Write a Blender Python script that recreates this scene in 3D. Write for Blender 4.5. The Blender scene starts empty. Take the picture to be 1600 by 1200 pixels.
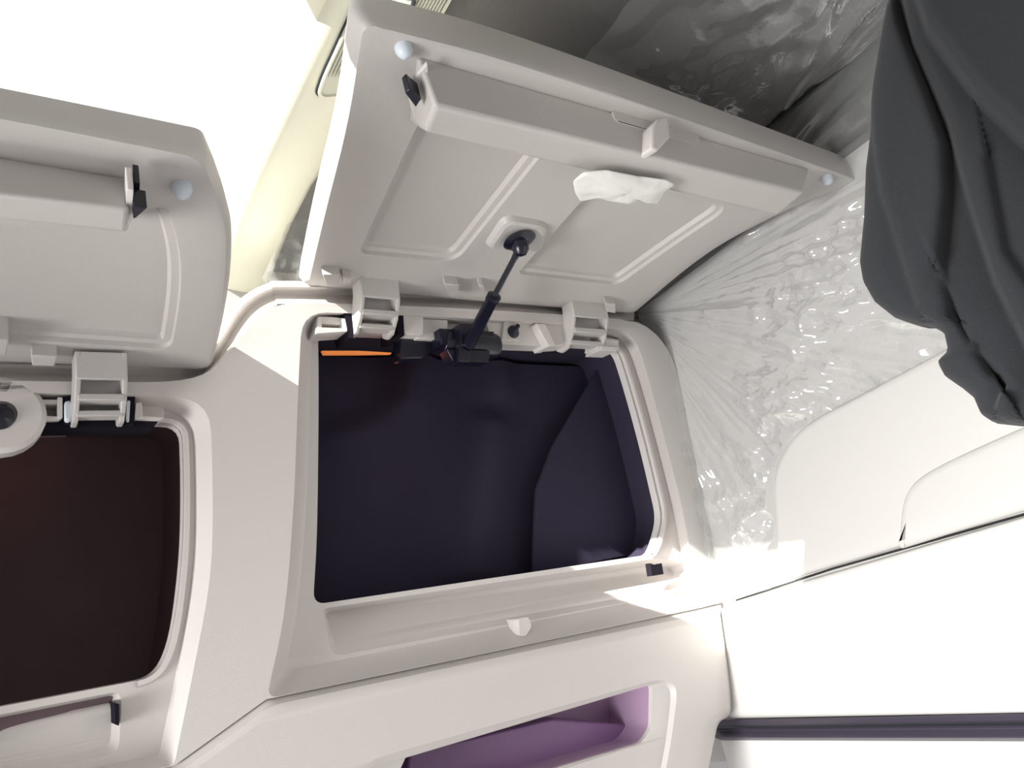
import bpy, bmesh, math, random
from mathutils import Vector, Matrix, noise
from mathutils.geometry import tessellate_polygon
random.seed(4)
SC = bpy.context.scene
COL = SC.collection
# ------------------------------------------------------------------ camera
F = 1239.708                                  # focal length in pixels of a 1600x1200 frame
RX = Vector((0.8166722, -0.0128920, -0.5769578))
RY = Vector((-0.5297692, -0.4132698, -0.7406434))
RZ = Vector((-0.2288908, 0.9105174, -0.3443357))
CAM = Vector((0, 0, 1.6))                     # eye height inside the cab
cd = bpy.data.cameras.new('camera'); cam = bpy.data.objects.new('camera', cd); COL.objects.link(cam)
cd.sensor_width = 36; cd.lens = 36 * F / 1600; cd.clip_start = 0.01
cam.matrix_world = Matrix.Translation(CAM) @ Matrix((RX, RY, RZ)).to_4x4()
SC.camera = cam
# ------------------------------------------------------------------ light
SC.view_settings.view_transform = 'Standard'; SC.view_settings.look = 'None'
SC.view_settings.gamma = 1; SC.view_settings.use_curve_mapping = False
SC.view_settings.exposure = -0.15
world = bpy.data.worlds.new('sky'); SC.world = world; world.use_nodes = True
bg = world.node_tree.nodes['Background']
wn = world.node_tree; wtc = wn.nodes.new('ShaderNodeTexCoord'); wsp = wn.nodes.new('ShaderNodeSeparateXYZ'); wrp = wn.nodes.new('ShaderNodeValToRGB')
wmr = wn.nodes.new('ShaderNodeMapRange'); wmr.inputs[1].default_value = -1; wmr.inputs[2].default_value = 1
wn.links.new(wtc.outputs['Generated'], wsp.inputs[0]); wn.links.new(wsp.outputs[2], wmr.inputs[0]); wn.links.new(wmr.outputs[0], wrp.inputs[0]); wn.links.new(wrp.outputs[0], bg.inputs[0])
cr_ = wrp.color_ramp; cr_.elements[0].position = .0; cr_.elements[0].color = (.43, .415, .41, 1)   # dim floor and bunk side
cr_.elements[1].position = .63; cr_.elements[1].color = (1, 1, 1, 1)
for p_, c_ in ((.34, .35), (.50, .23), (.55, .27)): e_ = cr_.elements.new(p_); e_.color = (c_, c_ * .97, c_ * .97, 1)
bg.inputs[1].default_value = 1.4
sd = bpy.data.lights.new('sun', 'SUN'); sun = bpy.data.objects.new('sun', sd); COL.objects.link(sun)
SUN_TO = Vector((-0.80, -0.27, 0.490)).normalized()
sun.rotation_euler = SUN_TO.to_track_quat('Z', 'Y').to_euler()
sd.energy = 22.0; sd.angle = math.radians(0.6); sd.color = (1.0, 0.97, 0.9)
ad = bpy.data.lights.new('side_fill_light', 'AREA'); al = bpy.data.objects.new('side_fill_light', ad); COL.objects.link(al)  # added fill lamp for film glints and the bright lower wall; no window modelled
ad.shape = 'RECTANGLE'; ad.size = 0.6; ad.size_y = 0.4; ad.energy = 10.5; ad.spread = math.radians(85); ad.color = (1, 0.99, 0.97)
al.location = (-0.85, 0.42, 1.42)
al.rotation_euler = (Vector((-0.85, 0.42, 1.42)) - Vector((0.95, 0.22, 1.42))).to_track_quat('Z', 'Y').to_euler()

# ------------------------------------------------------------------ frames of the place
HINGE = CAM + Vector((0.5261987, 0.7293566, 0.4536632))   # middle of the right lid's hinge line
U = Vector((1, 0, 0)); V = Vector((0, -0.1564345, 0.9876883)); N = Vector((0, 0.9876883, 0.1564345))
D2 = Vector((0, -0.9997854, 0.0207152)); N2 = Vector((0, 0.0207152, 0.9997854))
def ray(px, py):
    c = Vector(((px - 800) / F, -(py - 600) / F, -1)); return Vector((RX.dot(c), RY.dot(c), RZ.dot(c)))
def hit(px, py, o, n):
    r = ray(px, py); return CAM + r * ((o - CAM).dot(n) / r.dot(n))
def Cn(px, py, w=0): return hit(px, py, HINGE + N * w, N)              # the console face, w into it
def Cu(u, v, w): return HINGE + U * u + V * v + N * w
def Ld(px, py, w=0): return hit(px, py, HINGE + N2 * w, N2)            # open right lid, w upwards
LOFF = -0.095
def Le(px, py, w=0): return hit(px, py, HINGE + N2 * (w + LOFF), N2)   # open left lid
WX = 0.364
def Wl(px, py, d=0): return hit(px, py, HINGE + U * (WX - d), U)       # right wall, d towards the cab
ZC = 0.145
def Cg(px, py, d=0): return hit(px, py, HINGE + Vector((0, 0, ZC - d)), Vector((0, 0, 1)))
def uv(p): q = p - HINGE; return q.dot(U), q.dot(V)

# ------------------------------------------------------------------ materials
def mat(name, col, rough=.5, bump=0, bscale=800, mottle=0, metallic=0, sheen=0, spec=.5, weave=False, trans=0, emis=None, mscale=6):
    m = bpy.data.materials.new(name); m.use_nodes = True; nt = m.node_tree; b = nt.nodes['Principled BSDF']
    b.inputs['Base Color'].default_value = (*col, 1); b.inputs['Roughness'].default_value = rough
    b.inputs['Metallic'].default_value = metallic; b.inputs['Specular IOR Level'].default_value = spec
    if sheen: b.inputs['Sheen Weight'].default_value = sheen
    if trans: b.inputs['Transmission Weight'].default_value = trans
    if emis: b.inputs['Emission Color'].default_value = (*emis[:3], 1); b.inputs['Emission Strength'].default_value = emis[3]
    tc = nt.nodes.new('ShaderNodeTexCoord')
    if mottle:
        n = nt.nodes.new('ShaderNodeTexNoise'); n.inputs['Scale'].default_value = mscale; n.inputs['Detail'].default_value = 6
        mx = nt.nodes.new('ShaderNodeMix'); mx.data_type = 'RGBA'
        mx.inputs[6].default_value = (*[c * (1 - mottle) for c in col], 1); mx.inputs[7].default_value = (*[min(1, c * (1 + mottle)) for c in col], 1)
        nt.links.new(tc.outputs['Object'], n.inputs['Vector']); nt.links.new(n.outputs[0], mx.inputs[0]); nt.links.new(mx.outputs[2], b.inputs['Base Color'])
    if bump:
        if weave:
            n = nt.nodes.new('ShaderNodeTexVoronoi'); n.inputs['Scale'].default_value = bscale; out = n.outputs['Distance']
        else:
            n = nt.nodes.new('ShaderNodeTexNoise'); n.inputs['Scale'].default_value = bscale; n.inputs['Detail'].default_value = 3; out = n.outputs[0]
        bp = nt.nodes.new('ShaderNodeBump'); bp.inputs['Strength'].default_value = bump; bp.inputs['Distance'].default_value = .001
        nt.links.new(tc.outputs['Object'], n.inputs['Vector']); nt.links.new(out, bp.inputs['Height']); nt.links.new(bp.outputs[0], b.inputs['Normal'])
    return m
M_PANEL = mat('warm_white_plastic', (.64, .605, .585), .5, .12, 900)
M_LID = mat('greyish_beige_plastic', (.50, .475, .46), .5, .15, 900)
M_BEAM = mat('cream_plastic', (.66, .66, .55), .55, .1, 700)
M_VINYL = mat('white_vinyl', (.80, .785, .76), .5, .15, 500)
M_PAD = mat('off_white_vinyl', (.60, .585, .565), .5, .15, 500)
M_WALL = mat('pale_grey_wall_cloth', (.60, .585, .57), .9, .3, 900, weave=True)
M_HEAD = mat('grey_headliner_felt', (.135, .135, .13), .95, .6, 700, mottle=.12, mscale=400)
M_LINER = mat('dark_navy_liner_felt', (.034, .029, .052), .95, .4, 600, mottle=.35, mscale=4, spec=.15)
M_LINER2 = mat('dark_brown_liner_felt', (.15, .11, .12), .95, .4, 600, mottle=.45, mscale=4, spec=.15)
M_BLACK = mat('black_plastic', (.008, .008, .018), .28)
M_ROD = mat('dark_steel_rod', (.035, .04, .05), .3, metallic=.6)
M_CURT = mat('charcoal_curtain_cloth', (.027, .0285, .032), .9, .4, 1500, weave=True, sheen=.08, spec=.2)
M_BUMP = mat('pale_blue_rubber', (.62, .68, .74), .4)
M_TISSUE = mat('white_tissue', (.74, .74, .71), .9, .3, 300, spec=.2)
M_LENS = mat('ribbed_lens_plastic', (.50, .51, .43), .25)
M_PURPLE = mat('plum_tinted_plastic', (.21, .11, .24), .4, mottle=.1)
M_PURPLE2 = mat('mauve_plastic', (.42, .29, .42), .45)
M_RAIL = mat('dark_rubber_rail', (.06, .05, .075), .35)
M_AMBER = mat('amber_light_leak', (.8, .25, .05), .4, emis=(1, .30, .08, .35))  # glow put into the material to stand for a light leak
M_GAP = mat('black_recess', (.012, .010, .016), .9, spec=.1)
M_SEAM = mat('dark_thread', (.02, .02, .02), .9)
M_CHROME = mat('reflector_metal', (.6, .68, .66), .15, metallic=.9)
def film_mat(name, base, gl, milk, base0=.02):
    m = bpy.data.materials.new(name); m.use_nodes = True; nt = m.node_tree; nt.nodes.clear()
    o = nt.nodes.new('ShaderNodeOutputMaterial'); t = nt.nodes.new('ShaderNodeBsdfTransparent'); t.inputs[0].default_value = (.97, .98, .98, 1)
    d = nt.nodes.new('ShaderNodeBsdfDiffuse'); d.inputs[0].default_value = (*base, 1)
    g = nt.nodes.new('ShaderNodeBsdfGlossy'); g.inputs['Roughness'].default_value = .10
    fr = nt.nodes.new('ShaderNodeLayerWeight'); fr.inputs[0].default_value = .2
    mu = nt.nodes.new('ShaderNodeMath'); mu.operation = 'MULTIPLY_ADD'; mu.inputs[1].default_value = gl; mu.inputs[2].default_value = base0
    m1 = nt.nodes.new('ShaderNodeMixShader'); m1.inputs[0].default_value = milk; m2 = nt.nodes.new('ShaderNodeMixShader')
    tc = nt.nodes.new('ShaderNodeTexCoord'); n = nt.nodes.new('ShaderNodeTexNoise'); n.inputs['Scale'].default_value = 45; n.inputs['Detail'].default_value = 4; n.inputs['Distortion'].default_value = 1.5
    bp = nt.nodes.new('ShaderNodeBump'); bp.inputs['Strength'].default_value = .25; bp.inputs['Distance'].default_value = .002
    L = nt.links.new
    L(tc.outputs['Object'], n.inputs['Vector']); L(n.outputs[0], bp.inputs['Height']); L(bp.outputs[0], g.inputs['Normal'])
    L(fr.outputs['Fresnel'], mu.inputs[0]); L(mu.outputs[0], m2.inputs[0])
    L(t.outputs[0], m1.inputs[1]); L(d.outputs[0], m1.inputs[2]); L(m1.outputs[0], m2.inputs[1]); L(g.outputs[0], m2.inputs[2]); L(m2.outputs[0], o.inputs[0])
    return m
M_FILM = film_mat('clear_plastic_film', (.8, .8, .8), .18, .13, .12)
M_GLASS = film_mat('roof_window_glass', (.8, .9, .9), .1, .0)

# ------------------------------------------------------------------ mesh helpers
def mesh(name, verts, faces, m, parent=None, ang=35, bevel=0, solid=0, seg=3):
    me = bpy.data.meshes.new(name); me.from_pydata([tuple(v) for v in verts], [], faces)
    bm = bmesh.new(); bm.from_mesh(me); bmesh.ops.remove_doubles(bm, verts=bm.verts, dist=1e-5)
    bmesh.ops.recalc_face_normals(bm, faces=bm.faces)
    for f in bm.faces: f.smooth = True
    for e in bm.edges:
        if len(e.link_faces) == 2 and e.calc_face_angle(0) > math.radians(ang): e.smooth = False
    bm.to_mesh(me); bm.free(); me.materials.append(m)
    o = bpy.data.objects.new(name, me); COL.objects.link(o)
    if parent: o.parent = parent; o.matrix_parent_inverse = parent_world(parent).inverted()
    if solid:
        s = o.modifiers.new('thickness', 'SOLIDIFY'); s.thickness = solid; s.offset = 0
    if bevel:
        b = o.modifiers.new('bevel', 'BEVEL'); b.width = bevel; b.segments = seg; b.limit_method = 'ANGLE'; b.angle_limit = math.radians(30)
    return o
def parent_world(p):
    mtx = Matrix.Translation(p.location)
    return mtx
def thing(name, loc, label, cat, group=None):
    o = bpy.data.objects.new(name, None); COL.objects.link(o); o.location = loc; o.empty_display_size = .05
    o['label'] = label; o['category'] = cat
    if group: o['group'] = group
    return o
def tag(o, label, cat, group=None):
    o['label'] = label; o['category'] = cat
    if group: o['group'] = group
    return o
def struct(o): o['kind'] = 'structure'; return o
def rnd(pts, r, k=5):
    """round the corners of a closed 2D/3D contour; r may be one radius or one per corner"""
    out = []; n = len(pts)
    for i, p in enumerate(pts):
        a = pts[i - 1]; b = pts[(i + 1) % n]; ri = r[i] if isinstance(r, (list, tuple)) else r
        da = (a - p); db = (b - p); la = min(ri, da.length * .45); lb = min(ri, db.length * .45)
        pa = p + da.normalized() * la; pb = p + db.normalized() * lb
        for j in range(k + 1):
            t = j / k; out.append(pa * (1 - t) ** 2 + p * 2 * t * (1 - t) + pb * t * t)
    return out
class MB:
    def __init__(s): s.v = []; s.f = []
    def add(s, v, f): o = len(s.v); s.v += list(v); s.f += [tuple(i + o for i in q) for q in f]; return s
    def loft(s, loops, closed=True):
        n = len(loops[0]); fs = []
        for k in range(len(loops) - 1):
            for i in range(n if closed else n - 1):
                j = (i + 1) % n; fs.append((k * n + i, k * n + j, (k + 1) * n + j, (k + 1) * n + i))
        return s.add([p for l in loops for p in l], fs)
    def fill(s, loops):
        vs = [p for l in loops for p in l]; tr = tessellate_polygon([[Vector(p) for p in l] for l in loops]); return s.add(vs, [tuple(t) for t in tr])
    def prism(s, poly, d):
        n = len(poly); b = [p + d for p in poly]; s.loft([poly, b]); s.fill([poly]); s.fill([b]); return s
    def box(s, c, x, y, z):
        vs = [c + x * i + y * j + z * k for i in (-.5, .5) for j in (-.5, .5) for k in (-.5, .5)]
        return s.add(vs, [(0, 1, 3, 2), (4, 6, 7, 5), (0, 4, 5, 1), (2, 3, 7, 6), (0, 2, 6, 4), (1, 5, 7, 3)])
    def tube(s, pts, rad, n=16, cap=True):
        loops = []
        for i, p in enumerate(pts):
            d = (pts[min(i + 1, len(pts) - 1)] - pts[max(i - 1, 0)]).normalized()
            a = d.orthogonal().normalized() if i == 0 else (a - d * a.dot(d)).normalized(); b = d.cross(a)
            r = rad[i] if isinstance(rad, (list, tuple)) else rad
            loops.append([p + (a * math.cos(t) + b * math.sin(t)) * r for t in [2 * math.pi * q / n for q in range(n)]])
        s.loft(loops)
        if cap:
            o = len(s.v) - n * len(loops); s.f.append(tuple(range(o, o + n))); e = len(s.v) - n; s.f.append(tuple(range(e, e + n)))
        return s
    def lathe(s, c, axis, prof, n=24):
        axis = axis.normalized(); a = axis.orthogonal().normalized(); b = axis.cross(a)
        return s.loft([[c + axis * h + (a * math.cos(t) + b * math.sin(t)) * r for t in [2 * math.pi * q / n for q in range(n)]] for r, h in prof])
    def build(s, name, m, parent=None, **k): return mesh(name, s.v, s.f, m, parent, **k)
def P(fn, pts, w): return [fn(x, y, w) for x, y in pts]

# ================================================================== the moulded front wall of the cab (console face)
A_R = [(472, 487), (700, 494), (990, 516), (1016, 600), (1042, 700), (1068, 800), (1084, 900), (1092, 950), (416, 1092), (446, 960), (460, 780), (466, 600)]
B_R = [(488, 498), (700, 504), (976, 527), (1001, 600), (1028, 700), (1053, 800), (1068, 890), (1078, 922), (446, 1048), (466, 950), (480, 780), (485, 600)]
C_R = [(497, 518), (700, 526), (966, 543), (986, 605), (1012, 700), (1037, 808), (1026, 850), (1018, 866), (489, 945), (495, 850), (497, 740), (498, 600)]
rA = [.03, .2, .045, .1, .1, .1, .02, .006, .012, .08, .1, .1]
rC = [.006, .2, .02, .1, .1, .02, .015, .008, .014, .08, .1, .1]
A_L = [(-260, 606), (80, 614), (328, 622), (333, 760), (331, 900), (300, 1060), (272, 1196), (-260, 1290)]
B_L = [(-250, 618), (80, 628), (300, 644), (304, 760), (303, 890), (276, 1046), (248, 1180), (-250, 1272)]
C_L = [(-230, 655), (80, 658), (285, 662), (288, 760), (286, 870), (270, 1000), (243, 1058), (-230, 1148)]
rAL = [.02, .1, .035, .1, .1, .1, .006, .02]
rCL = [.02, .1, .018, .1, .1, .06, .016, .02]
def ring(pts, w, r): return rnd(P(Cn, pts, w), r)
mb = MB()
# front face outline: top roll line, right silhouette, groove to the lower console
OUT = [(-800, 582), (60, 596), (306, 598), (356, 556), (402, 492), (450, 472), (700, 480), (1000, 500), (1046, 545), (1074, 640), (1100, 770), (1118, 870), (1130, 941), (1092, 950.5),
       (416, 1092.5), (272, 1196.5), (-800, 1400)]
orr = [.05, .1, .05, .1, .06, .04, .2, .07, .1, .1, .1, .1, .001, .001, .001, .001, .05]
front = rnd(P(Cn, OUT, 0), orr)
mb.fill([front, ring(A_R, 0, rA), ring(A_L, 0, rAL)])
# rolled edge going back over the top and round the right side
def offs(loop, d, w, lim):
    n = len(loop); out = []
    for i, p in enumerate(loop):
        t = (loop[(i + 1) % n] - loop[i - 1]); t = t - N * t.dot(N); q = t.cross(N)
        if q.length < 1e-9: q = V
        out.append(p + q.normalized() * d * lim[i] + N * w)
    return out
nn = len(front); lim = []
for p in front:
    u_, v_ = uv(p); lim.append(.1 if v_ > -.135 and u_ < .30 else (.35 if u_ > .25 and v_ > -.41 else .0))
sgn = 1
tst = offs(front, .01, 0, [1] * nn)
if uv(tst[40])[1] < uv(front[40])[1]: sgn = -1
R0 = .032
rolls = [front] + [offs(front, sgn * R0 * math.sin(a), R0 * (1 - math.cos(a)), lim) for a in [math.radians(x) for x in (15, 30, 45, 60, 75, 90)]]
rolls.append(offs(front, sgn * R0, .26, lim))
mb.loft(rolls)
wf = struct(mb.build('wall_front', M_PANEL, ang=40)); wf['label'] = 'moulded warm white plastic front panel around the two open lockers'

# raised lip along the top of the console, with the shaded valley below it in which the lids are hinged
TP = [(-800, 582, 0, -1), (60, 596, 0, -1), (290, 598, -.1, -1), (330, 588, -.45, -.9), (358, 554, -.8, -.6), (382, 515, -.85, -.55), (404, 490, -.75, -.75), (430, 476, -.4, -.95), (460, 473, -.1, -1), (700, 480, 0, -1), (990, 499, .1, -1)]
def smooth_path(pts, n=6):
    out = []
    for i in range(len(pts) - 1):
        p0, p1, p2, p3 = pts[max(i - 1, 0)], pts[i], pts[i + 1], pts[min(i + 2, len(pts) - 1)]
        for j in range(n):
            t = j / n; out.append([.5 * (2 * b + (c - a) * t + (2 * a - 5 * b + 4 * c - d) * t * t + (3 * b - a - 3 * c + d) * t ** 3) for a, b, c, d in zip(p0, p1, p2, p3)])
    return out + [list(pts[-1])]
k = MB(); SPp = smooth_path(TP)
k.loft([[Cn(x + a * o_, y + b * o_, w_) for x, y, a, b in SPp] for o_, w_ in ((-2, .006), (3, .012), (8, .024), (13, .029), (18, .026), (22, .018), (25, .014), (29, .016), (32, .024), (34, .040), (34, .12))], closed=False)
struct(k.build('trim_3', M_PANEL, ang=70))['label'] = 'rolled upper lip of the console behind the lid hinges'
# ================================================================== lockers
LSG = 1
tst = offs(ring(C_R, .02, rC), .01, 0, [1] * 72)
if (tst[20] - Cn(750, 700, .02)).length < (ring(C_R, .02, rC)[20] - Cn(750, 700, .02)).length: LSG = -1
def locker(name, label, A, B, Cc, ra, rc, pocket, pocket_in, pocket_r, liner_m, dep, lip=None, flare=1.04):
    anchor = P(Cn, [Cc[len(Cc) // 2]], 0)[0]
    t = thing(name, anchor, label, 'storage locker', 'open overhead lockers')
    m = MB()
    a0 = ring(A, 0, ra); a1 = ring(A, .002, ra); b1 = ring(B, .034, ra)
    m.loft([a0, [x.lerp(y, .12) + N * .002 for x, y in zip(a0, b1)], [x.lerp(y, .5) + N * .002 for x, y in zip(a0, b1)], [x.lerp(y, .85) + N * .002 for x, y in zip(a0, b1)], b1])
    c0 = ring(Cc, .034, rc)
    D = rnd(P(Cn, pocket, .034), pocket_r); E = rnd([Cn(x, y, .066 if q < 3 else .042) for q, (x, y) in enumerate(pocket_in)], pocket_r)
    # a small raised lip all round the mouth
    c0o = [p + (p - sum(c0, Vector()) / len(c0)).normalized() * .007 for p in c0]
    cen_ = sum(c0, Vector()) / len(c0)
    lipo = offs(c0, LSG * .0065, 0, [1] * len(c0)); liph = [p - N * .005 for p in offs(c0, LSG * .0045, 0, [1] * len(c0))]; lipi = [p - N * .005 for p in c0]
    bot = len(c0)
    m.fill([b1, c0, D]); m.loft([c0, [p + N * .003 for p in c0]])
    if lip:
        for a_, b_ in lip:
            seq = list(range(a_, b_)); m.loft([[lipo[i] for i in seq], [liph[i] for i in seq], [lipi[i] for i in seq], [c0[i] + N * .004 for i in seq]], closed=False)
    m.loft([D, E]); m.fill([E])
    m.loft([[p + N * .003 for p in c0], [p + N * .016 for p in c0]])
    m.build('bezel', M_PANEL, t, ang=32)
    # dark felt interior
    l = MB(); cen = sum(c0, Vector()) / len(c0)
    c1 = [p + N * .0155 for p in c0]; c1g = [cen + (p - cen) * max(1.03, flare) + N * .018 for p in c0]; c2 = [cen + (p - cen) * max(1.04, flare) + N * dep for p in c0]
    l.loft([c1, c1g, c2]); l.fill([c2]); l.build('liner', liner_m, t, ang=50)
    return t, c0
PK = [(503, 951), (1030, 872), (1075, 880), (1074, 912), (1000, 937), (519, 1026)]
PKi = [(508, 958), (1020, 884), (1052, 890), (1052, 908), (996, 930), (525, 1012)]
LR, mouthR = locker('overhead_locker', 'large open overhead locker with gas strut and raised lid, right of the pillar', A_R, B_R, C_R, rA, rC, PK, PKi, [.006, .01, .012, .01, .02, .01], M_LINER, .30, [(14, 46)])
PL_ = [(-220, 1160), (150, 1087), (182, 1081), (190, 1092), (186, 1170), (172, 1180), (-220, 1262)]
PLi = [(-215, 1166), (150, 1096), (170, 1091), (176, 1100), (172, 1162), (160, 1168), (-215, 1245)]
LL, mouthL = locker('overhead_locker', 'open overhead locker at the left edge with a dark brown interior', A_L, B_L, C_L, rAL, rCL, PL_, PLi, [.01, .01, .004, .006, .006, .006, .01], M_LINER2, .22, [(10, 42)], flare=1.3)

# details of the right locker's mouth
m = MB()
m.prism(P(Cn, [(498, 560), (640, 566), (935, 574), (1001, 768), (1012, 868), (840, 896), (845, 760), (700, 740), (500, 700)], .12), N * .004)
# soft folds of felt seen on the back of the liner
def felt(parent, corners, w, mm, folds, name='felt_panel'):
    k = MB(); n = 50; vs = []
    tl, tr, br, bl = P(Cn, corners, w)
    for j in range(n + 1):
        for i in range(n + 1):
            a, b = i / n, j / n; p = tl.lerp(tr, a).lerp(bl.lerp(br, a), b); h = 0
            for (x0, y0, x1, y1, r, am) in folds:
                dx, dy = x1 - x0, y1 - y0; tt = max(0, min(1, ((a - x0) * dx + (b - y0) * dy) / (dx * dx + dy * dy)))
                dd = math.hypot(a - x0 - dx * tt, b - y0 - dy * tt); h += am * math.exp(-(dd / r) ** 2)
            vs.append(p - N * h)
    fs = [(j * (n + 1) + i, j * (n + 1) + i + 1, (j + 1) * (n + 1) + i + 1, (j + 1) * (n + 1) + i) for j in range(n) for i in range(n)]
    k.add(vs, fs); return k.build(name, mm, parent)
felt(LR, [(480, 555), (960, 575), (1010, 900), (470, 960)], .13, M_LINER, [(.28, .0, .25, .2, .06, .03), (.5, .3, .42, .9, .07, .02), (.2, .3, .1, .35, .08, .02), (.55, .0, .55, .12, .05, .015)])
k = MB(); k.prism(P(Cn, [(938, 570), (985, 700), (1013, 862), (832, 898), (838, 765), (862, 700)], .10), N * .006); k.build('side_flap', M_LINER, LR, bevel=.002)
k = MB(); k.prism(P(Cn, [(503, 548), (560, 548), (612, 551), (611, 553), (560, 554), (506, 554)], .034), N * .004); k.build('light_leak_strip', M_AMBER, LR)['label'] = 'glowing amber strip in place of leaked light'  # emissive strip drawn where light leaks into the locker, not a lamp
def block(parent, name, mm, polys, bev=.0012):
    k = MB()
    for pts, w0, w1 in polys: k.prism(P(Cn, pts, w0), N * (w1 - w0))
    return k.build(name, mm, parent, bevel=bev, seg=2)
# hinge rail across the top of the mouth
block(LR, 'hinge_rail', M_PANEL, [
    ([(496, 500), (700, 509), (900, 520), (968, 530), (966, 545), (700, 530), (496, 512)], .026, .036),
    ([(497, 494), (541, 497), (541, 507), (501, 505)], .006, .03), ([(497, 494), (503, 494), (503, 516), (495, 518)], .004, .03), ([(495, 511), (543, 513), (543, 518), (494, 521)], .0, .03), ([(534, 497), (541, 497), (543, 515), (537, 515)], .002, .03),
    ([(628, 490), (662, 492), (662, 524), (630, 522)], .004, .035), ([(655, 497), (700, 500), (700, 531), (651, 529)], .012, .035),
    ([(760, 503), (862, 508), (862, 541), (768, 537)], .010, .035), ([(788, 502), (812, 503), (812, 533), (784, 531)], .006, .03),
    ([(838, 505), (852, 506), (868, 540), (858, 541)], -.004, .03), ([(842, 506), (880, 508), (884, 540), (862, 541)], .004, .03),
    ([(936, 528), (966, 532), (968, 546), (934, 543)], .0, .03), ([(940, 540), (968, 543), (966, 548), (938, 547)], -.004, .03)])
for q_ in [([(536, 480), (556, 482), (552, 528), (546, 528)], .001, .04), ([(620, 487), (630, 488), (632, 524), (622, 524)], .003, .05), ([(874, 504), (888, 505), (890, 542), (880, 542)], .012, .04)]: block(LR, 'hinge_slot', M_GAP, [q_], 0)
block(LR, 'latch_slot', M_GAP, [([(1016, 880), (1024, 883), (1034, 880), (1037, 897), (1019, 900)], .020, .03)], 0)
k = MB(); k.prism(rnd(P(Cn, [(810, 966), (826, 964), (831, 978), (822, 994), (812, 994)], .012), .004), N * .03); k.build('catch_stop', M_PANEL, LR, bevel=.002)
# round black screw with its little tail
k = MB(); c = Cn(803, 518, .004); k.lathe(c, N, [(.0001, -.004), (.005, -.003), (.0085, 0), (.0085, .004), (.0001, .004)]); k.tube([c, Cn(810, 508, .002)], [.004, .003], 10); k.build('screw', M_BLACK, LR)
# left locker's mouth
block(LL, 'hinge_rail', M_PANEL, [
    ([(-60, 624), (258, 632), (256, 656), (-60, 656)], .028, .036),
    ([(-60, 622), (95, 624), (95, 632), (-60, 630)], .006, .03), ([(-60, 646), (96, 650), (94, 657), (-60, 660)], .004, .03), ([(10, 628), (44, 629), (42, 652), (14, 652)], .008, .03), ([(90, 620), (98, 620), (98, 654), (90, 655)], .002, .03),
    ([(212, 628), (222, 628), (224, 655), (210, 655)], .004, .03), ([(212, 648), (258, 652), (250, 657), (212, 656)], .006, .03)])
for q_ in [([(98, 620), (118, 620), (118, 664), (100, 662)], .003, .04), ([(196, 620), (211, 620), (209, 664), (196, 664)], .003, .04), ([(50, 657), (248, 657), (240, 668), (60, 670)], .010, .04)]: block(LL, 'hinge_slot', M_GAP, [q_], 0)
k = MB(); c = Cn(0, 652, .0); k.lathe(c, N, [(.0001, -.006), (.006, -.005), (.011, -.001), (.011, .006)]); k.build('screw', M_BLACK, LL)
k = MB(); c = Cn(2, 652, .012); k.lathe(c, N, [(.0115, -.012), (.030, -.012), (.034, -.008), (.034, .012)]); k.build('strut_boss', M_PANEL, LL)
block(LL, 'latch_slot', M_GAP, [([(179, 1098), (186, 1100), (186, 1134), (180, 1132)], .020, .06)], 0)
for q_ in [([(101, 625), (115, 625), (113, 658), (101, 660)], -.002, .02), ([(198, 625), (204, 625), (202, 660), (197, 658)], .0, .02)]: block(LL, 'roller', M_BUMP, [q_], .003)

# weak added point lights, giving the locker interiors a reddish glow
for nm, pos, e_ in (('liner_fill_light', Cn(612, 585, .075), .010), ('liner_fill_light', Cn(-30, 720, .16), .03)):
    pd = bpy.data.lights.new(nm, 'POINT'); pd.energy = e_; pd.color = (1, .25, .12); pd.shadow_soft_size = .01; po = bpy.data.objects.new(nm, pd); COL.objects.link(po); po.location = pos
# ---------------- hinge arms
def hinge(parent, fn_c, x0, x1, y0, y1, wf_, splay=0):
    """goose-neck arm: two cheeks, a front plate and two cross bars; px are on the plane w=wf_"""
    a = uv(Cn(x0, y0, wf_)); b = uv(Cn(x1, y0, wf_)); bt = uv(Cn((x0 + x1) / 2, y1, wf_ + .03))
    u0, u1, v0, v1 = a[0], b[0], a[1], bt[1]; H = v0 - v1; wd = u1 - u0
    prof = [(0, 0), (.0, .022), (-.30, .024), (-.5, .030), (-.72, .046), (-.92, .050), (-1.0, .040), (-.97, .026), (-.75, .012), (-.46, .002)]
    k = MB(); th = .0045
    for s, uu in ((0, u0), (1, u1 - th)):
        sh = 0 if s == 0 else 0
        k.prism([Cu(uu, v0 + p * H, wf_ + q) for p, q in prof], U * th)
    k.box(Cu((u0 + u1) / 2, v0 - .21 * H, wf_ + .003), U * wd * .98, V * .42 * H, N * .005)
    k.box(Cu((u0 + u1) / 2, v0 - .45 * H, wf_ + .020), U * wd * .9, V * .30 * H, N * .004)
    k.box(Cu((u0 + u1) / 2, v0 - .66 * H, wf_ + .018), U * wd * .9, V * .10 * H, N * .022)
    k.box(Cu((u0 + u1) / 2, v0 - .86 * H, wf_ + .028), U * wd * .9, V * .09 * H, N * .018)
    return k.build('hinge_arm', M_LID, parent, bevel=.001, seg=2)
hinge(LR, Cn, 562, 622, 428, 526, -.030)
hinge(LR, Cn, 892, 946, 462, 550, -.024)
hinge(LL, Cn, 117, 199, 548, 664, -.035)

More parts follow.
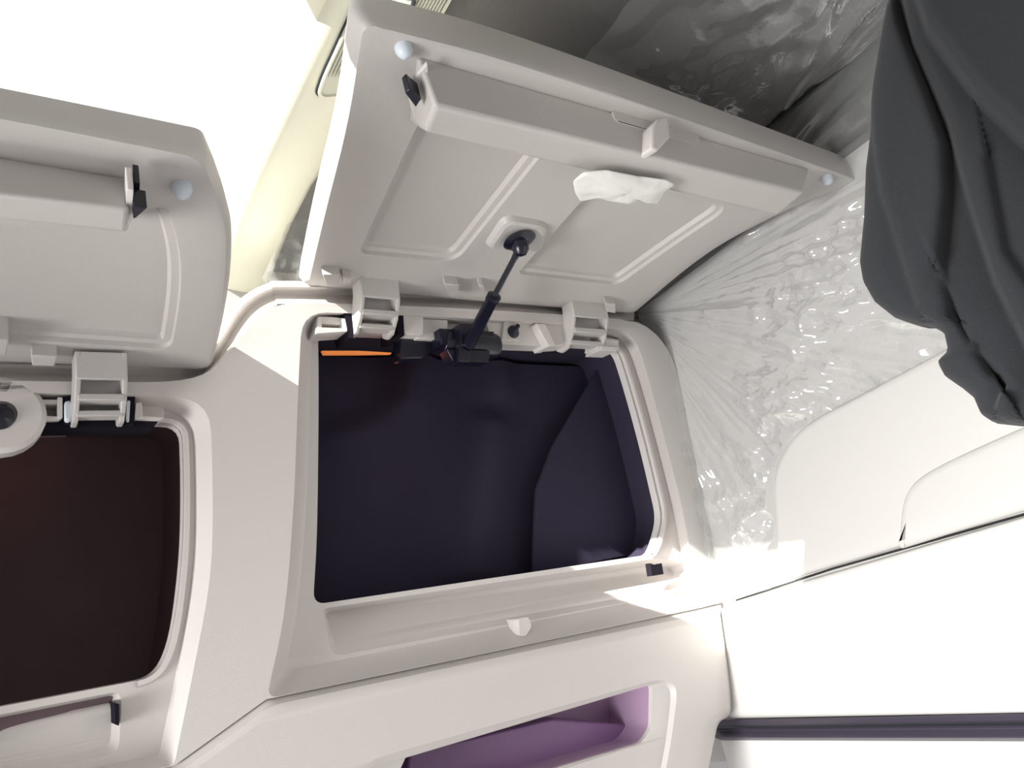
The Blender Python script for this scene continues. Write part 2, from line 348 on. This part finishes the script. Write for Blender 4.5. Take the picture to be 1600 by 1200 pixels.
# ---------------- lids
def lid(parent, fn, outer, inner, orad, irad, panels, boss=None, thick=.022):
    o0 = rnd(P(fn, inner, 0), irad); o2 = rnd(P(fn, outer, .015), orad); o1 = [Vector((a.x * .2 + b.x * .8, a.y * .2 + b.y * .8, a.z * .5 + b.z * .5)) for a, b in zip(o0, o2)]
    cen = sum(o2, Vector()) / len(o2)
    mid = [a * .45 + b * .55 - N2 * .003 for a, b in zip(o0, o1)]
    top = [p + N2 * .003 for p in o2]; top2 = [cen + (p - cen) * .985 + N2 * thick for p in o2]
    k = MB(); k.loft([o0, mid, o1, top, top2]); k.fill([top2])
    holes = []
    for pp, r in panels:
        h = rnd(P(fn, pp, 0), r); holes.append(h); c = sum(h, Vector()) / len(h)
        def sc(f, w, h=h, c=c):
            # inset by a constant distance
            out = []; n = len(h)
            for i, p in enumerate(h):
                t = h[(i + 1) % n] - h[i - 1]; q = t.cross(N2).normalized()
                if q.dot(c - p) < 0: q = -q
                out.append(p + q * f + N2 * w)
            return out
        k.loft([h, sc(.001, .0045), sc(.007, .0055), sc(.008, .0085), sc(.0095, .0105), sc(.0105, .0105)])
        k.fill([sc(.0105, .0105)])
    k.fill([o0] + holes)
    return k.build('lid', M_LID, parent, ang=28)
O_R = [(547, 10), (800, 72), (1346, 270), (1262, 306), (1198, 338), (1120, 380), (1058, 427), (990, 487), (700, 464), (466, 441), (488, 330), (526, 180)]
I_R = [(582, 40), (806, 97), (1338, 282), (1258, 309), (1192, 338), (1114, 379), (1052, 423), (984, 480), (700, 456), (494, 432), (524, 315), (556, 190)]
lidR = lid(LR, Ld, O_R, I_R, [.012, .2, .008, .05, .05, .1, .1, .01, .2, .012, .2, .2], [.015, .2, .008, .05, .05, .1, .1, .012, .2, .012, .2, .2],
           [([(655, 190), (858, 228), (712, 410), (560, 396)], [.01, .01, .022, .012]), ([(935, 284), (1146, 322), (1058, 380), (965, 446), (808, 428)], [.01, .03, .1, .016, .01])])
O_L = [(-700, 50), (60, 188), (323, 238), (349, 300), (364, 350), (360, 440), (345, 520), (330, 574), (60, 562), (-700, 535)]
I_L = [(-700, 58), (60, 196), (312, 247), (330, 305), (345, 352), (341, 440), (328, 520), (314, 566), (60, 553), (-700, 526)]
lidL = lid(LL, Le, O_L, I_L, [.02, .1, .006, .1, .05, .1, .1, .012, .1, .02], [.02, .1, .012, .1, .05, .1, .1, .012, .1, .02],
           [([(-190, 330), (100, 360), (262, 320), (284, 400), (282, 470), (268, 546), (60, 532), (-190, 522)], [.01, .1, .01, .1, .1, .016, .1, .01])])
def latch_housing(parent, fn, A, B, C_, D, wB=-.04, wC=-.034):
    k = MB(); L_ = [fn(*A[0], 0.002), fn(*B[0], wB), fn(*C_[0], wC), fn(*D[0], 0.002)]; R_ = [fn(*A[1], 0.002), fn(*B[1], wB), fn(*C_[1], wC), fn(*D[1], 0.002)]
    k.loft([L_, R_]); k.f += [(0, 1, 2, 3), (4, 5, 6, 7)]
    return k.build('latch_housing', M_LID, parent, bevel=.004, seg=4)
latch_housing(lidR, Ld, [(650, 84), (1266, 263)], [(680, 166), (1256, 302)], [(664, 206), (1215, 337)], [(638, 190), (1200, 326)])
latch_housing(lidL, Le, [(-200, 208), (208, 278)], [(-200, 284), (204, 326)], [(-200, 322), (200, 364)], [(-200, 300), (200, 352)], wB=-.035, wC=-.03)
def prismL(parent, fn, name, mm, pts, w0, w1, bev=.001):
    k = MB(); a = P(fn, pts, w0); k.prism(a, N2 * (w1 - w0)); return k.build(name, mm, parent, bevel=bev)
# right lid fittings
prismL(lidR, Ld, 'latch_plate', M_PANEL, [(668, 100), (634, 138), (648, 188), (664, 178), (674, 150)], -.012, -.008)
prismL(lidR, Ld, 'latch_bolt', M_BLACK, [(633, 146), (640, 139), (659, 155), (650, 168)], -.028, -.012)
prismL(lidL, Le, 'latch_bolt', M_BLACK, [(209, 283), (219, 285), (217, 316), (209, 314)], -.02, -.006)
prismL(lidL, Le, 'latch_bolt', M_BLACK, [(208, 321), (231, 325), (213, 341), (208, 343)], -.034, -.02)
prismL(lidL, Le, 'latch_plate', M_PANEL, [(198, 296), (209, 297), (206, 345), (196, 362)], -.030, -.012)
# catch hook in the middle of the housing with its long oval seat
fo = Ld(650, 84, .002); f1 = Ld(1266, 263, .002); f2 = Ld(680, 166, -.04); FN = (f1 - fo).cross(f2 - fo).normalized()
if FN.dot(CAM - fo) < 0: FN = -FN
def Hs(px, py, off=0): return hit(px, py, fo + FN * off, FN)
e = []
a, b = Hs(958, 178, .003), Hs(1094, 218, .003)
ax = (b - a).normalized(); ay = FN.cross(ax)
for q in range(28):
    t = 2 * math.pi * q / 28; cx = (1 if math.cos(t) > 0 else -1) * ((b - a).length / 2 - .008)
    e.append((a + b) / 2 + ax * (cx + .008 * math.cos(t)) + ay * .0075 * math.sin(t))
k = MB(); k.prism(e, FN * -.005); k.build('catch_seat', M_LID, lidR, bevel=.002)
k = MB(); k.prism([Hs(x, y, .016) for x, y in [(1019, 198), (1030, 184), (1046, 182), (1048, 214), (1028, 236), (1018, 232)]], FN * -.018); k.build('catch_hook', M_PANEL, lidR, bevel=.0025)
def bumper(parent, fn, x, y, r=.0068):
    k = MB(); c = fn(x, y, 0); k.lathe(c, -N2, [(r, -.002), (r, .003), (r * .93, .005), (r * .7, .008), (r * .35, .0098), (.0001, .0104)]); return k.build('bumper', M_BUMP, parent)
bumper(lidR, Ld, 630, 74); bumper(lidR, Ld, 1291, 277, .0068); bumper(lidL, Le, 284, 291, .0068)
# raised strut seat on the lid, tabs along the hinge edge
k = MB(); s0 = rnd(P(Ld, [(786, 332), (858, 345), (846, 388), (752, 384)], 0.001), .015); c = sum(s0, Vector()) / len(s0)
k.loft([s0, [c + (p - c) * .9 - N2 * .007 for p in s0], [c + (p - c) * .8 - N2 * .009 for p in s0]]); k.fill([[c + (p - c) * .8 - N2 * .009 for p in s0]]); k.build('strut_seat', M_LID, lidR, ang=25)
def tabs(parent, fn, lst):
    for pts in lst: prismL(parent, fn, 'hinge_tab', M_LID, pts, -.012, .012, .0015)
tabs(lidR, Ld, [[(504, 430), (532, 430), (528, 448), (510, 446)], [(536, 434), (551, 436), (548, 445), (536, 444)], [(694, 444), (718, 446), (716, 465), (702, 464)], [(748, 447), (756, 447), (762, 466), (757, 468)], [(946, 474), (962, 476), (962, 490), (948, 488)]])
tabs(lidL, Le, [[(48, 556), (90, 558), (86, 573), (50, 572)], [(-30, 530), (14, 532), (10, 556), (-30, 554)]])

# ---------------- gas strut
st = MB(); top = Ld(811, 374, -.010)
st.lathe(top, -N2 + U * .1, [(.0001, -.001), (.017, -.001), (.019, .002), (.015, .005), (.008, .007), (.007, .013)])
strut = st.build('gas_strut', M_BLACK, LR)
k = MB(); ball = Ld(813, 386, -.022)
k.lathe(ball, Vector((0, .3, -1)), [(.0001, -.011), (.006, -.009), (.0095, -.003), (.0095, .003), (.006, .009), (.0001, .011)]); k.build('ball_socket', M_BLACK, strut)
end = Cn(732, 538, -.012); j1 = ball.lerp(end, .50)
k = MB(); k.tube([ball, ball.lerp(end, .12), j1], [.005, .0034, .0034], 14); k.build('rod', M_ROD, strut)
k = MB(); k.tube([ball.lerp(end, .47), ball.lerp(end, .475), ball.lerp(end, .52), ball.lerp(end, .53), end], [.007, .0085, .0085, .0075, .0085], 18); k.build('cylinder', M_BLACK, strut)
k = MB(); k.tube([Cn(690, 535, .012), Cn(694, 536, .012), Cn(770, 541, .012), Cn(775, 541, .012)], [.015, .017, .017, .015], 20)
k.prism(P(Cn, [(686, 513), (772, 518), (776, 540), (690, 538)], -.002), N * .03); k.prism(P(Cn, [(698, 545), (766, 548), (764, 566), (708, 564)], -.004), N * .02)
k.prism(P(Cn, [(718, 505), (737, 506), (738, 540), (721, 540)], -.016), N * .02); k.prism(P(Cn, [(718, 540), (736, 541), (734, 566), (716, 565)], -.012), N * .02)
k.build('bracket', M_BLACK, strut, bevel=.002)
k = MB(); k.prism(P(Cn, [(625, 522), (655, 530), (688, 536), (660, 560), (626, 561)], .02), N * .02); k.build('bracket_plate', M_BLACK, strut, bevel=.002)

# ================================================================== lower console with the open cubby
lc = thing('lower_console', Cn(760, 1190, 0), 'lower white console panel with a long purple tinted open cubby', 'console panel')
W0 = .0
LOUT = [(272, 1197), (416, 1093), (1092, 951), (1128, 943), (1142, 1060), (1142, 1118), (1122, 1128), (1105, 1210), (1085, 1300), (200, 1500), (60, 1330)]
BUL = [(300, 1206), (430, 1112), (1088, 972), (1108, 966), (1116, 1060), (1114, 1118), (1098, 1130), (1080, 1210), (1060, 1300), (230, 1480), (90, 1330)]
CUBo = [(558, 1192), (1032, 1060), (1060, 1072), (1046, 1180), (1020, 1290), (540, 1400), (520, 1300)]
CUBi = [(580, 1200), (1030, 1066), (1050, 1076), (1038, 1180), (1010, 1285), (560, 1385), (540, 1300)]
CUBm = [(648, 1153), (1008, 1068), (1019, 1072), (1018, 1136), (1004, 1160), (700, 1250), (610, 1235)]
lo = rnd(P(Cn, LOUT, .02), [.004, .004, .004, .004, .05, .01, .01, .05, .02, .02, .02])
lp = rnd(P(Cn, LOUT, .004), [.004, .004, .004, .004, .05, .01, .01, .05, .02, .02, .02])
lb = rnd(P(Cn, BUL, -.012), [.02, .02, .01, .01, .05, .01, .01, .05, .02, .02, .02])
lm = [a.lerp(b, .45) - N * .005 for a, b in zip(lp, lb)]
cr = [.03, .02, .02, .05, .02, .02, .05]
co = rnd(P(Cn, CUBo, -.012), cr); ci = rnd(P(Cn, CUBi, -.004), cr); cm = rnd(P(Cn, CUBm, .0), [.02, .008, .006, .006, .012, .02, .02])
k = MB(); k.loft([lo, lp, lm, lb]); k.fill([lb, co]); k.loft([co, [a.lerp(b, .5) for a, b in zip(co, ci)], ci]); k.fill([ci, cm]); k.loft([cm, [p + N * .006 for p in cm]])
k.build('panel', M_PANEL, lc, ang=30)
k = MB(); cc = sum(cm, Vector()) / len(cm); k.loft([[p + N * .005 for p in cm], [cc + (p - cc) * 1.05 + N * .09 for p in cm]]); k.fill([[cc + (p - cc) * 1.05 + N * .09 for p in cm]]); k.build('cubby_liner', M_PURPLE2, lc)
k = MB(); k.prism(P(Cn, [(640, 1175), (745, 1152), (870, 1122), (1020, 1136), (1016, 1170), (860, 1215), (630, 1260)], .05), N * .03); k.build('cubby_shelf', M_PURPLE, lc, bevel=.003)

# ================================================================== right wall
def grid(c, n, mfn=None, off=None):
    tl, tr, br, bl = c; nx, ny = n; vs = []
    for j in range(ny + 1):
        for i in range(nx + 1):
            p = tl.lerp(tr, i / nx).lerp(bl.lerp(br, i / nx), j / ny); vs.append(mfn(p, i / nx, j / ny) if mfn else p)
    return vs, [(j * (nx + 1) + i, j * (nx + 1) + i + 1, (j + 1) * (nx + 1) + i + 1, (j + 1) * (nx + 1) + i) for j in range(ny) for i in range(nx)]
def WP(y, z, d=0): return Vector((HINGE.x + WX - d, HINGE.y + y, HINGE.z + z))
k = MB(); k.prism([WP(.35, ZC + .01), WP(-1.1, ZC + .01), WP(-1.1, -.62), WP(.35, -.62)], U * .02)
wr = struct(k.build('wall_right', M_WALL)); wr['label'] = 'pale grey cloth side wall behind the plastic film'
k = MB(); k.prism([WP(.20, ZC, 0), WP(-1.1, ZC, 0), WP(-1.1, .040, 0), WP(.20, .040, 0)], U * -.004)
struct(k.build('trim_4', M_HEAD))['label'] = 'grey felt strip along the top of the side wall'
# padded vinyl panels
def pad(name, pts, r, thick, base, label, m=M_VINYL, group=None):
    o = rnd(P(Wl, pts, base), r, 7); c = sum(o, Vector()) / len(o)
    def ins(f, d):
        out = []; n = len(o)
        for i, p in enumerate(o):
            t = o[(i + 1) % n] - o[i - 1]; q = t.cross(U).normalized()
            if q.dot(c - p) < 0: q = -q
            out.append(p + q * f - U * d)
        return out
    k = MB(); k.loft([o, ins(0, thick * .4), ins(thick * .12, thick * .7), ins(thick * .4, thick * .92), ins(thick * .9, thick)]); k.fill([ins(thick * .9, thick)]); k.fill([o])
    x = k.build(name, m, ang=50); return tag(x, label, 'wall panel', group)
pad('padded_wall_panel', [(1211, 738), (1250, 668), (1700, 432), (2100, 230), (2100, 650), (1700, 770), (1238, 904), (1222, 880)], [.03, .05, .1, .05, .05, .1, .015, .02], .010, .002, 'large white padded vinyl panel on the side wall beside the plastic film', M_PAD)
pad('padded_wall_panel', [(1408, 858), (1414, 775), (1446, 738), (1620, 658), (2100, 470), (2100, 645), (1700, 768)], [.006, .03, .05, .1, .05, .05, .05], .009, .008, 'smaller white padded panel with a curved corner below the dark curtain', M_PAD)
k = MB(); k.tube([Wl(1150, 938, .004), Wl(1300, 889, .004), Wl(1600, 804, .004), Wl(2100, 650, .004)], .0013, 8); tr = k.build('seam_gap', M_SEAM); tag(tr, 'thin dark seam between the padded panels and the lower side wall', 'seam')
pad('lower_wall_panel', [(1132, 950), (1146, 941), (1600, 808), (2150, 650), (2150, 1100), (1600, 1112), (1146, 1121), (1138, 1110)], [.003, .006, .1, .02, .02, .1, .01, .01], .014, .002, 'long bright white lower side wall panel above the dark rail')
# dark rail and the pale surface beneath it
rl = thing('wall_rail', Wl(1300, 1135, 0), 'dark grey rail running along the foot of the side wall', 'rail')
k = MB(); pr = [(0, .0), (.012, .002), (.018, -.006), (.010, -.012), (.016, -.02), (.006, -.026), (0, -.026)]
a = Wl(1122, 1127, 0); b = Wl(2150, 1106, 0)
def RL(p, d, dz): return Vector((HINGE.x + WX - d, p.y, p.z + dz))
k.loft([[RL(p, q[0], q[1] + .002) for q in pr] for p in (a, b)]); k.f.append(tuple(range(7))); k.build('rail_strip', M_RAIL, rl, bevel=.001)
k = MB(); k.tube([RL(a, .019, -.004), RL(b, .019, -.004)], .0018, 8); k.build('rail_edge', M_ROD, rl)
k = MB(); k.prism([RL(a, 0, -.022), RL(b, 0, -.022), RL(b, 0, -.35), RL(a, 0, -.35)], U * -.006)
tag(k.build('lower_trim_panel', M_VINYL), 'white trim panel under the dark rail at the bottom right', 'wall panel')

# ================================================================== roof
bx0, bx1 = -.245, -.15
def RP(x, y, z): return HINGE + Vector((x, y, z))
k = MB()
k.prism([RP(bx1 - .04, .40, ZC), RP(WX - .008, .40, ZC), RP(WX - .008, -1.1, ZC), RP(bx1 - .04, -1.1, ZC)], Vector((0, 0, .02)))
ce = struct(k.build('ceiling', M_HEAD)); ce['label'] = 'grey felt headliner above the raised lid'
k = MB(); k.prism([RP(-1.7, .40, ZC), RP(-.84, .40, ZC), RP(-.84, -1.1, ZC), RP(-1.7, -1.1, ZC)], Vector((0, 0, .03)))
struct(k.build('ceiling', M_BEAM))['label'] = 'cream roof lining beyond the far side of the roof window'
k = MB(); k.prism([RP(-.86, -.40, ZC + .004), RP(bx0 + .01, -.40, ZC + .004), RP(bx0 + .01, -1.1, ZC + .004), RP(-.86, -1.1, ZC + .004)], Vector((0, 0, .022)))
struct(k.build('ceiling', M_BEAM))['label'] = 'cream roof lining at the near end of the roof window'
# roof beam beside the roof window
k = MB(); prof = [(bx0 - .012, ZC + .10), (bx0 - .010, ZC + .02), (bx0 - .002, ZC + .002), (bx0 + .012, ZC - .006), (bx0 + .05, ZC - .009), (bx1 - .012, ZC - .007), (bx1, ZC - .001), (bx1 + .003, ZC + .02)]
def beam_loop(y):
    t = max(0, (y - .0) / .4); g = max(0, min(1, (y + .28) / .25)); return [RP(x + .02 * t * t - g * .028 * max(0, (x - bx0) / (bx1 - bx0)), y, z - .09 * t * t) for x, z in prof]
ys = [-1.1, -.4, -.33, -.3, -.2, -.1, 0, .08, .16, .24, .32, .40]
k.loft([beam_loop(y) for y in ys], closed=False); struct(k.build('trim_1', M_BEAM, ang=60))['label'] = 'cream roof beam beside the roof window'
k = MB(); k.prism([Cg(499, 42, -.01), Cg(476, -4, -.01), Cg(440, -120, -.01), Cg(600, -140, -.01), Cg(560, 0, -.01)], Vector((0, 0, .01)))
struct(k.build('trim_2', M_BEAM))['label'] = 'cream corner trim at the near end of the roof window'
k = MB(); k.prism([RP(-1.7, .36, ZC + .06), RP(bx0 - .01, .36, ZC + .06), RP(bx0 - .01, -.36, ZC + .06), RP(-1.7, -.36, ZC + .06)], Vector((0, 0, .004)))
struct(k.build('window_1', M_GLASS))['label'] = 'bright roof window at the upper left'
# roof lamp
lamp = thing('ceiling_lamp', Cg(600, 80, .01), 'long cream ribbed ceiling lamp on the roof beam half behind the raised lid', 'lamp')
LP_ = [(494, 158), (505, 125), (562, 2), (575, -40), (725, -40), (705, 2), (640, 110), (560, 150)]
a = rnd(P(Cg, LP_, .014), .012); b = [p + Vector((0, 0, .006)) for p in a]
k = MB(); c = sum(a, Vector()) / len(a); inn = [c + (p - c) * .95 for p in a]; k.loft([b, a, inn, [p + Vector((0, 0, .004)) for p in inn]]); k.build('lamp_frame', M_BEAM, lamp)
k = MB(); q_ = [c + (p - c) * 1.02 - Vector((0, 0, .0)) for p in b]; k.tube(q_ + [q_[0]], .0012, 6); k.build('gasket', M_ROD, lamp)
k = MB(); k.fill([[p + Vector((0, 0, .002)) for p in inn]]); lens = k.build('lens', M_LENS, lamp)
ax = (Cg(505, 125, .015) - Cg(562, 2, .015)); ay = Cg(705, 2, .015) - Cg(562, 2, .015)
k = MB()
for i in range(24):
    t = (i + .5) / 24; p0 = Cg(566, 4, .0145) + ay * t * .95; k.tube([p0 - ax * .3, p0 + ax * (.95 if i < 9 else .6)], .0009, 6)
k.build('lens_ribs', M_LENS, lamp)
k = MB(); c = Cg(628, 4, .016); k.lathe(c, Vector((0, 0, -1)), [(.012, 0), (.013, .002), (.009, .006), (.0001, .008)], 12); k.build('bulb', M_CHROME, lamp)

# ================================================================== plastic film
def ridg(p): return 1 - math.sqrt(noise.noise(p) ** 2 + .006) * 2
pinch = Wl(1000, 490, 0)
ZON = []
for zx, zy, rx_, rz_, am_ in ((1300, 450, .10, .06, .014), (1400, 380, .08, .05, .015), (1240, 620, .07, .05, .012), (1200, 800, .06, .07, .009), (1180, 900, .05, .05, .009), (1150, 380, .05, .03, .004)):
    c_ = Wl(zx, zy); ZON.append((c_.y, c_.z, rx_, rz_, am_))
def film_wall(p, i, j):
    q = p - pinch; r = math.hypot(q.y, q.z) + .02; th = math.atan2(q.z, -q.y)
    h = .009 * ridg(Vector((th * 6, r * 2.2, 3.1))) + .004 * ridg(Vector((th * 19, r * 4, 9))) * min(1, r * 4)
    low = max(0, min(1, (-q.z - .22) / .12))
    h += low * .009 * ridg(p * 24) + .003 * noise.noise(p * 40) * (1 + low)
    for cy, cz, sy, sz, am in ZON:
        m_ = math.exp(-((p.y - cy) / sy) ** 2 - ((p.z - cz) / sz) ** 2)
        if m_ > .02:
            w_ = Vector((1.7, p.y * 9 + p.z * 5, p.z * 42 - p.y * 9))
            h += m_ * (am * ridg(w_) + am * .8 * ridg(Vector((p.y * 26, p.z * 30, 5))) + am * .25 * ridg(Vector((p.y * 70, p.z * 80, 2))))
    return p - U * (.006 + max(-.004, h))
corn = [Wl(985, 492, 0) + Vector((0, .04, .0)), WP(-.75, .02), WP(-.75, -.13), WP(.05, -.42)]
# sheet cut along the padded panel's upper edge
def film_sheet(name, poly_cols, fn, n, label, m=M_FILM):
    """poly_cols: list of (top point, bottom point) columns along the sheet"""
    k = MB(); vs = []; cols = []
    nc = n[0]
    for i in range(nc + 1):
        t = i / nc * (len(poly_cols) - 1); a = min(int(t), len(poly_cols) - 2); f = t - a
        cols.append((poly_cols[a][0].lerp(poly_cols[a + 1][0], f), poly_cols[a][1].lerp(poly_cols[a + 1][1], f)))
    for j in range(n[1] + 1):
        for i, (t_, b_) in enumerate(cols):
            vs.append(fn(t_.lerp(b_, j / n[1]), i / nc, j / n[1]))
    w = nc + 1; k.add(vs, [(j * w + i, j * w + i + 1, (j + 1) * w + i + 1, (j + 1) * w + i) for j in range(n[1]) for i in range(nc)])
    return tag(k.build(name, m, ang=180), label, 'plastic film')
colsW = [(Wl(1000, 470), Wl(1136, 941)), (WP(.045, ZC - .03), Wl(1132, 942)), (WP(.0, ZC - .012), Wl(1225, 915)), (WP(-.04, ZC - .012), Wl(1224, 900)), (WP(-.085, ZC - .012), Wl(1214, 745)),
         (WP(-.13, ZC - .012), Wl(1246, 680)), (WP(-.22, ZC - .012), Wl(1330, 634)), (WP(-.34, ZC - .012), Wl(1480, 552)), (WP(-.55, ZC - .012), Wl(1700, 436)), (WP(-.8, ZC - .012), Wl(1900, 340))]
film_sheet('plastic_film', colsW, film_wall, (300, 240), 'clear crinkled plastic film stretched over the pale side wall')
def film_edge(p, i, j):
    return p - U * (.012 + .012 * ridg(p * 30) + .008 * noise.noise(p * 70)) - N * (.008 * noise.noise(p * 45))
film_sheet('plastic_film', [(Cn(1030, 540, .02), Cn(1112, 930, .0)), (Cn(1044, 545, .012), Cn(1120, 935, .006)), (Cn(1052, 545, .03), Cn(1128, 938, .02)), (Cn(1066, 560, .05), Cn(1136, 936, .03))],
           lambda p, i, j: p + U * (.010 * noise.noise(p * 25) - .004) - N * (.010 * ridg(p * 28) + .004), (16, 160), 'bunched strip of clear plastic film hanging along the locker edge')
def film_ceil(p, i, j):
    q = p - Cg(1195, 198); r = math.hypot(q.x, q.y) + .02; th = math.atan2(q.y, q.x)
    return p - Vector((0, 0, .012 + .006 * ridg(Vector((th * 6, r * 2, 1.3))) + .004 * ridg(p * 11 + Vector((4, 2, 0))) + .003 * ridg(Vector((th * 13, r * 7, 4))) + .003 * noise.noise(p * 34)))
film_sheet('plastic_film', [(RP(.02, .3, ZC), RP(-.0, -1.0, ZC)), (RP(WX - .03, .3, ZC), RP(WX - .03, -1.0, ZC))], film_ceil, (110, 220), 'clear plastic film covering the grey headliner beyond the lid')
film_sheet('plastic_film', [(Cn(446, 352, .10), Cn(392, 470, .10)), (Cn(520, 230, .10), Cn(510, 500, .10))], lambda p, i, j: p - N * (.01 * ridg(p * 14) + .004 * ridg(p * 40)), (60, 60), 'scrap of clear plastic film behind the roof beam and lid')
k = MB(); k.tube([RP(WX - .012, .2, ZC - .004), RP(WX - .012, -1.0, ZC - .004)], .0018, 8); tag(k.build('headliner_seam', M_SEAM), 'thin dark seam where the headliner meets the side wall', 'seam')
# backing wall behind the console top and film scrap
k = MB(); k.prism([Cu(bx0, .0, .22), Cu(WX + .02, .0, .22), Cu(WX + .02, .19, .22), Cu(bx0, .19, .22)], N * .01); struct(k.build('wall_back', M_WALL))['label'] = 'grey wall above the console behind the lids'

# ================================================================== tissue
def tissue():
    base = [(895, 283), (912, 268), (950, 266), (1000, 276), (1040, 280), (1055, 288), (1038, 300), (1028, 320), (1012, 305), (985, 318), (950, 314), (925, 306), (908, 316), (898, 300)]
    o = rnd(P(Ld, base, -.046), .004, 3); c = sum(o, Vector()) / len(o); k = MB(); loops = []
    for s, ly in [(1, 0), (.94, 0), (.85, 0), (.74, 0), (.62, 0), (.5, 0), (.38, 0), (.25, 0), (.12, 0), (.01, 0)]:
        lp = []
        for i, p in enumerate(o):
            q = c + (p - c) * s
            h = .003 * (1 - s ** 3) + .006 * ridg(Vector((q.x * 22, q.y * 60, q.z * 40))) * (1 - s ** 4) + .0015 * noise.noise(q * 120)
            lp.append(q - N2 * h * .9 - N * .2 * h)
        loops.append(lp)
    k.loft(loops)
    return k.build('crumpled_tissue', M_TISSUE, ang=50, solid=.0008)
tag(tissue(), 'crumpled white tissue stuck under the latch housing of the raised lid', 'tissue')

# ================================================================== curtain
def curtain():
    yl = [(-300, 1402), (-80, 1388), (0, 1380), (120, 1362), (250, 1346), (330, 1344), (400, 1338), (430, 1343), (460, 1360), (485, 1392), (498, 1430), (506, 1462), (515, 1476), (540, 1481), (550, 1478), (562, 1464), (580, 1474), (600, 1503), (615, 1521), (640, 1531), (651, 1548), (657, 1580), (659, 1640)]
    def xl(y):
        for (a, xa), (b, xb) in zip(yl, yl[1:]):
            if a <= y <= b: t = (y - a) / (b - a); return xa + (xb - xa) * t
        return yl[-1][1]
    d = ray(1480, 300); d.z = 0; d.normalize(); o0 = CAM + d * .56
    folds = [([(1372, -320), (1372, -80), (1400, 30), (1440, 130), (1474, 225), (1478, 300), (1470, 420), (1492, 500), (1548, 585)], .012, 40, -1),
             ([(1390, -320), (1395, -80), (1425, 60), (1480, 180), (1520, 320), (1560, 440), (1620, 560)], .010, 46, 1),
             ([(1390, -320), (1410, -80), (1455, 50), (1530, 150), (1640, 250)], .012, 70, 1),
             ([(1540, 250), (1570, 400), (1640, 500)], .006, 40, -1),
             ([(1470, 430), (1520, 545), (1575, 600), (1560, 640)], .010, 22, 1),
             ([(1350, 120), (1380, 300), (1440, 480)], .005, 60, 1)]
    def disp(x, y):
        h = 0
        for pl, am, sg, side in folds:
            best = 1e9; s = 1
            for (x0, y0), (x1, y1) in zip(pl, pl[1:]):
                dx, dy = x1 - x0, y1 - y0; t = max(0, min(1, ((x - x0) * dx + (y - y0) * dy) / (dx * dx + dy * dy)))
                ex, ey = x - x0 - dx * t, y - y0 - dy * t; dd = math.hypot(ex, ey)
                if dd < best: best = dd; s = 1 if dx * ey - dy * ex < 0 else -1
            s *= side; sd_ = best * s
            h += am * math.tanh(sd_ / 7) * math.exp(-best / (sg * (1.3 if s > 0 else .8)))
        return h
    ny, nx = 250, 130; k = MB(); vs = []
    for j in range(ny + 1):
        y = -300 + (659 + 300) * (j / ny) ** .9; x0 = xl(y)
        for i in range(nx + 1):
            t = i / nx; x = x0 + (1780 - x0) * t ** 1.15
            h = disp(x, y); p = hit(x, y, o0, d)
            e = min(1, (x - x0) / 45); eb = min(1, (659.5 - y) / 30) if x > 1530 else 1
            rim = (math.sqrt(max(0, 1 - (1 - e) ** 2)) - 1) * .018 + (math.sqrt(max(0, 1 - (1 - max(0, eb)) ** 2)) - 1) * .015
            h += rim + .002 * noise.noise(p * 18)
            vs.append(p - d * h)
    w = nx + 1; fs = [(j * w + i, j * w + i + 1, (j + 1) * w + i + 1, (j + 1) * w + i) for j in range(ny) for i in range(nx)]
    k.add(vs, fs); return k.build('curtain', M_CURT, ang=180, solid=.003)
tag(curtain(), 'dark charcoal cloth curtain hanging in gathered folds at the right', 'curtain')
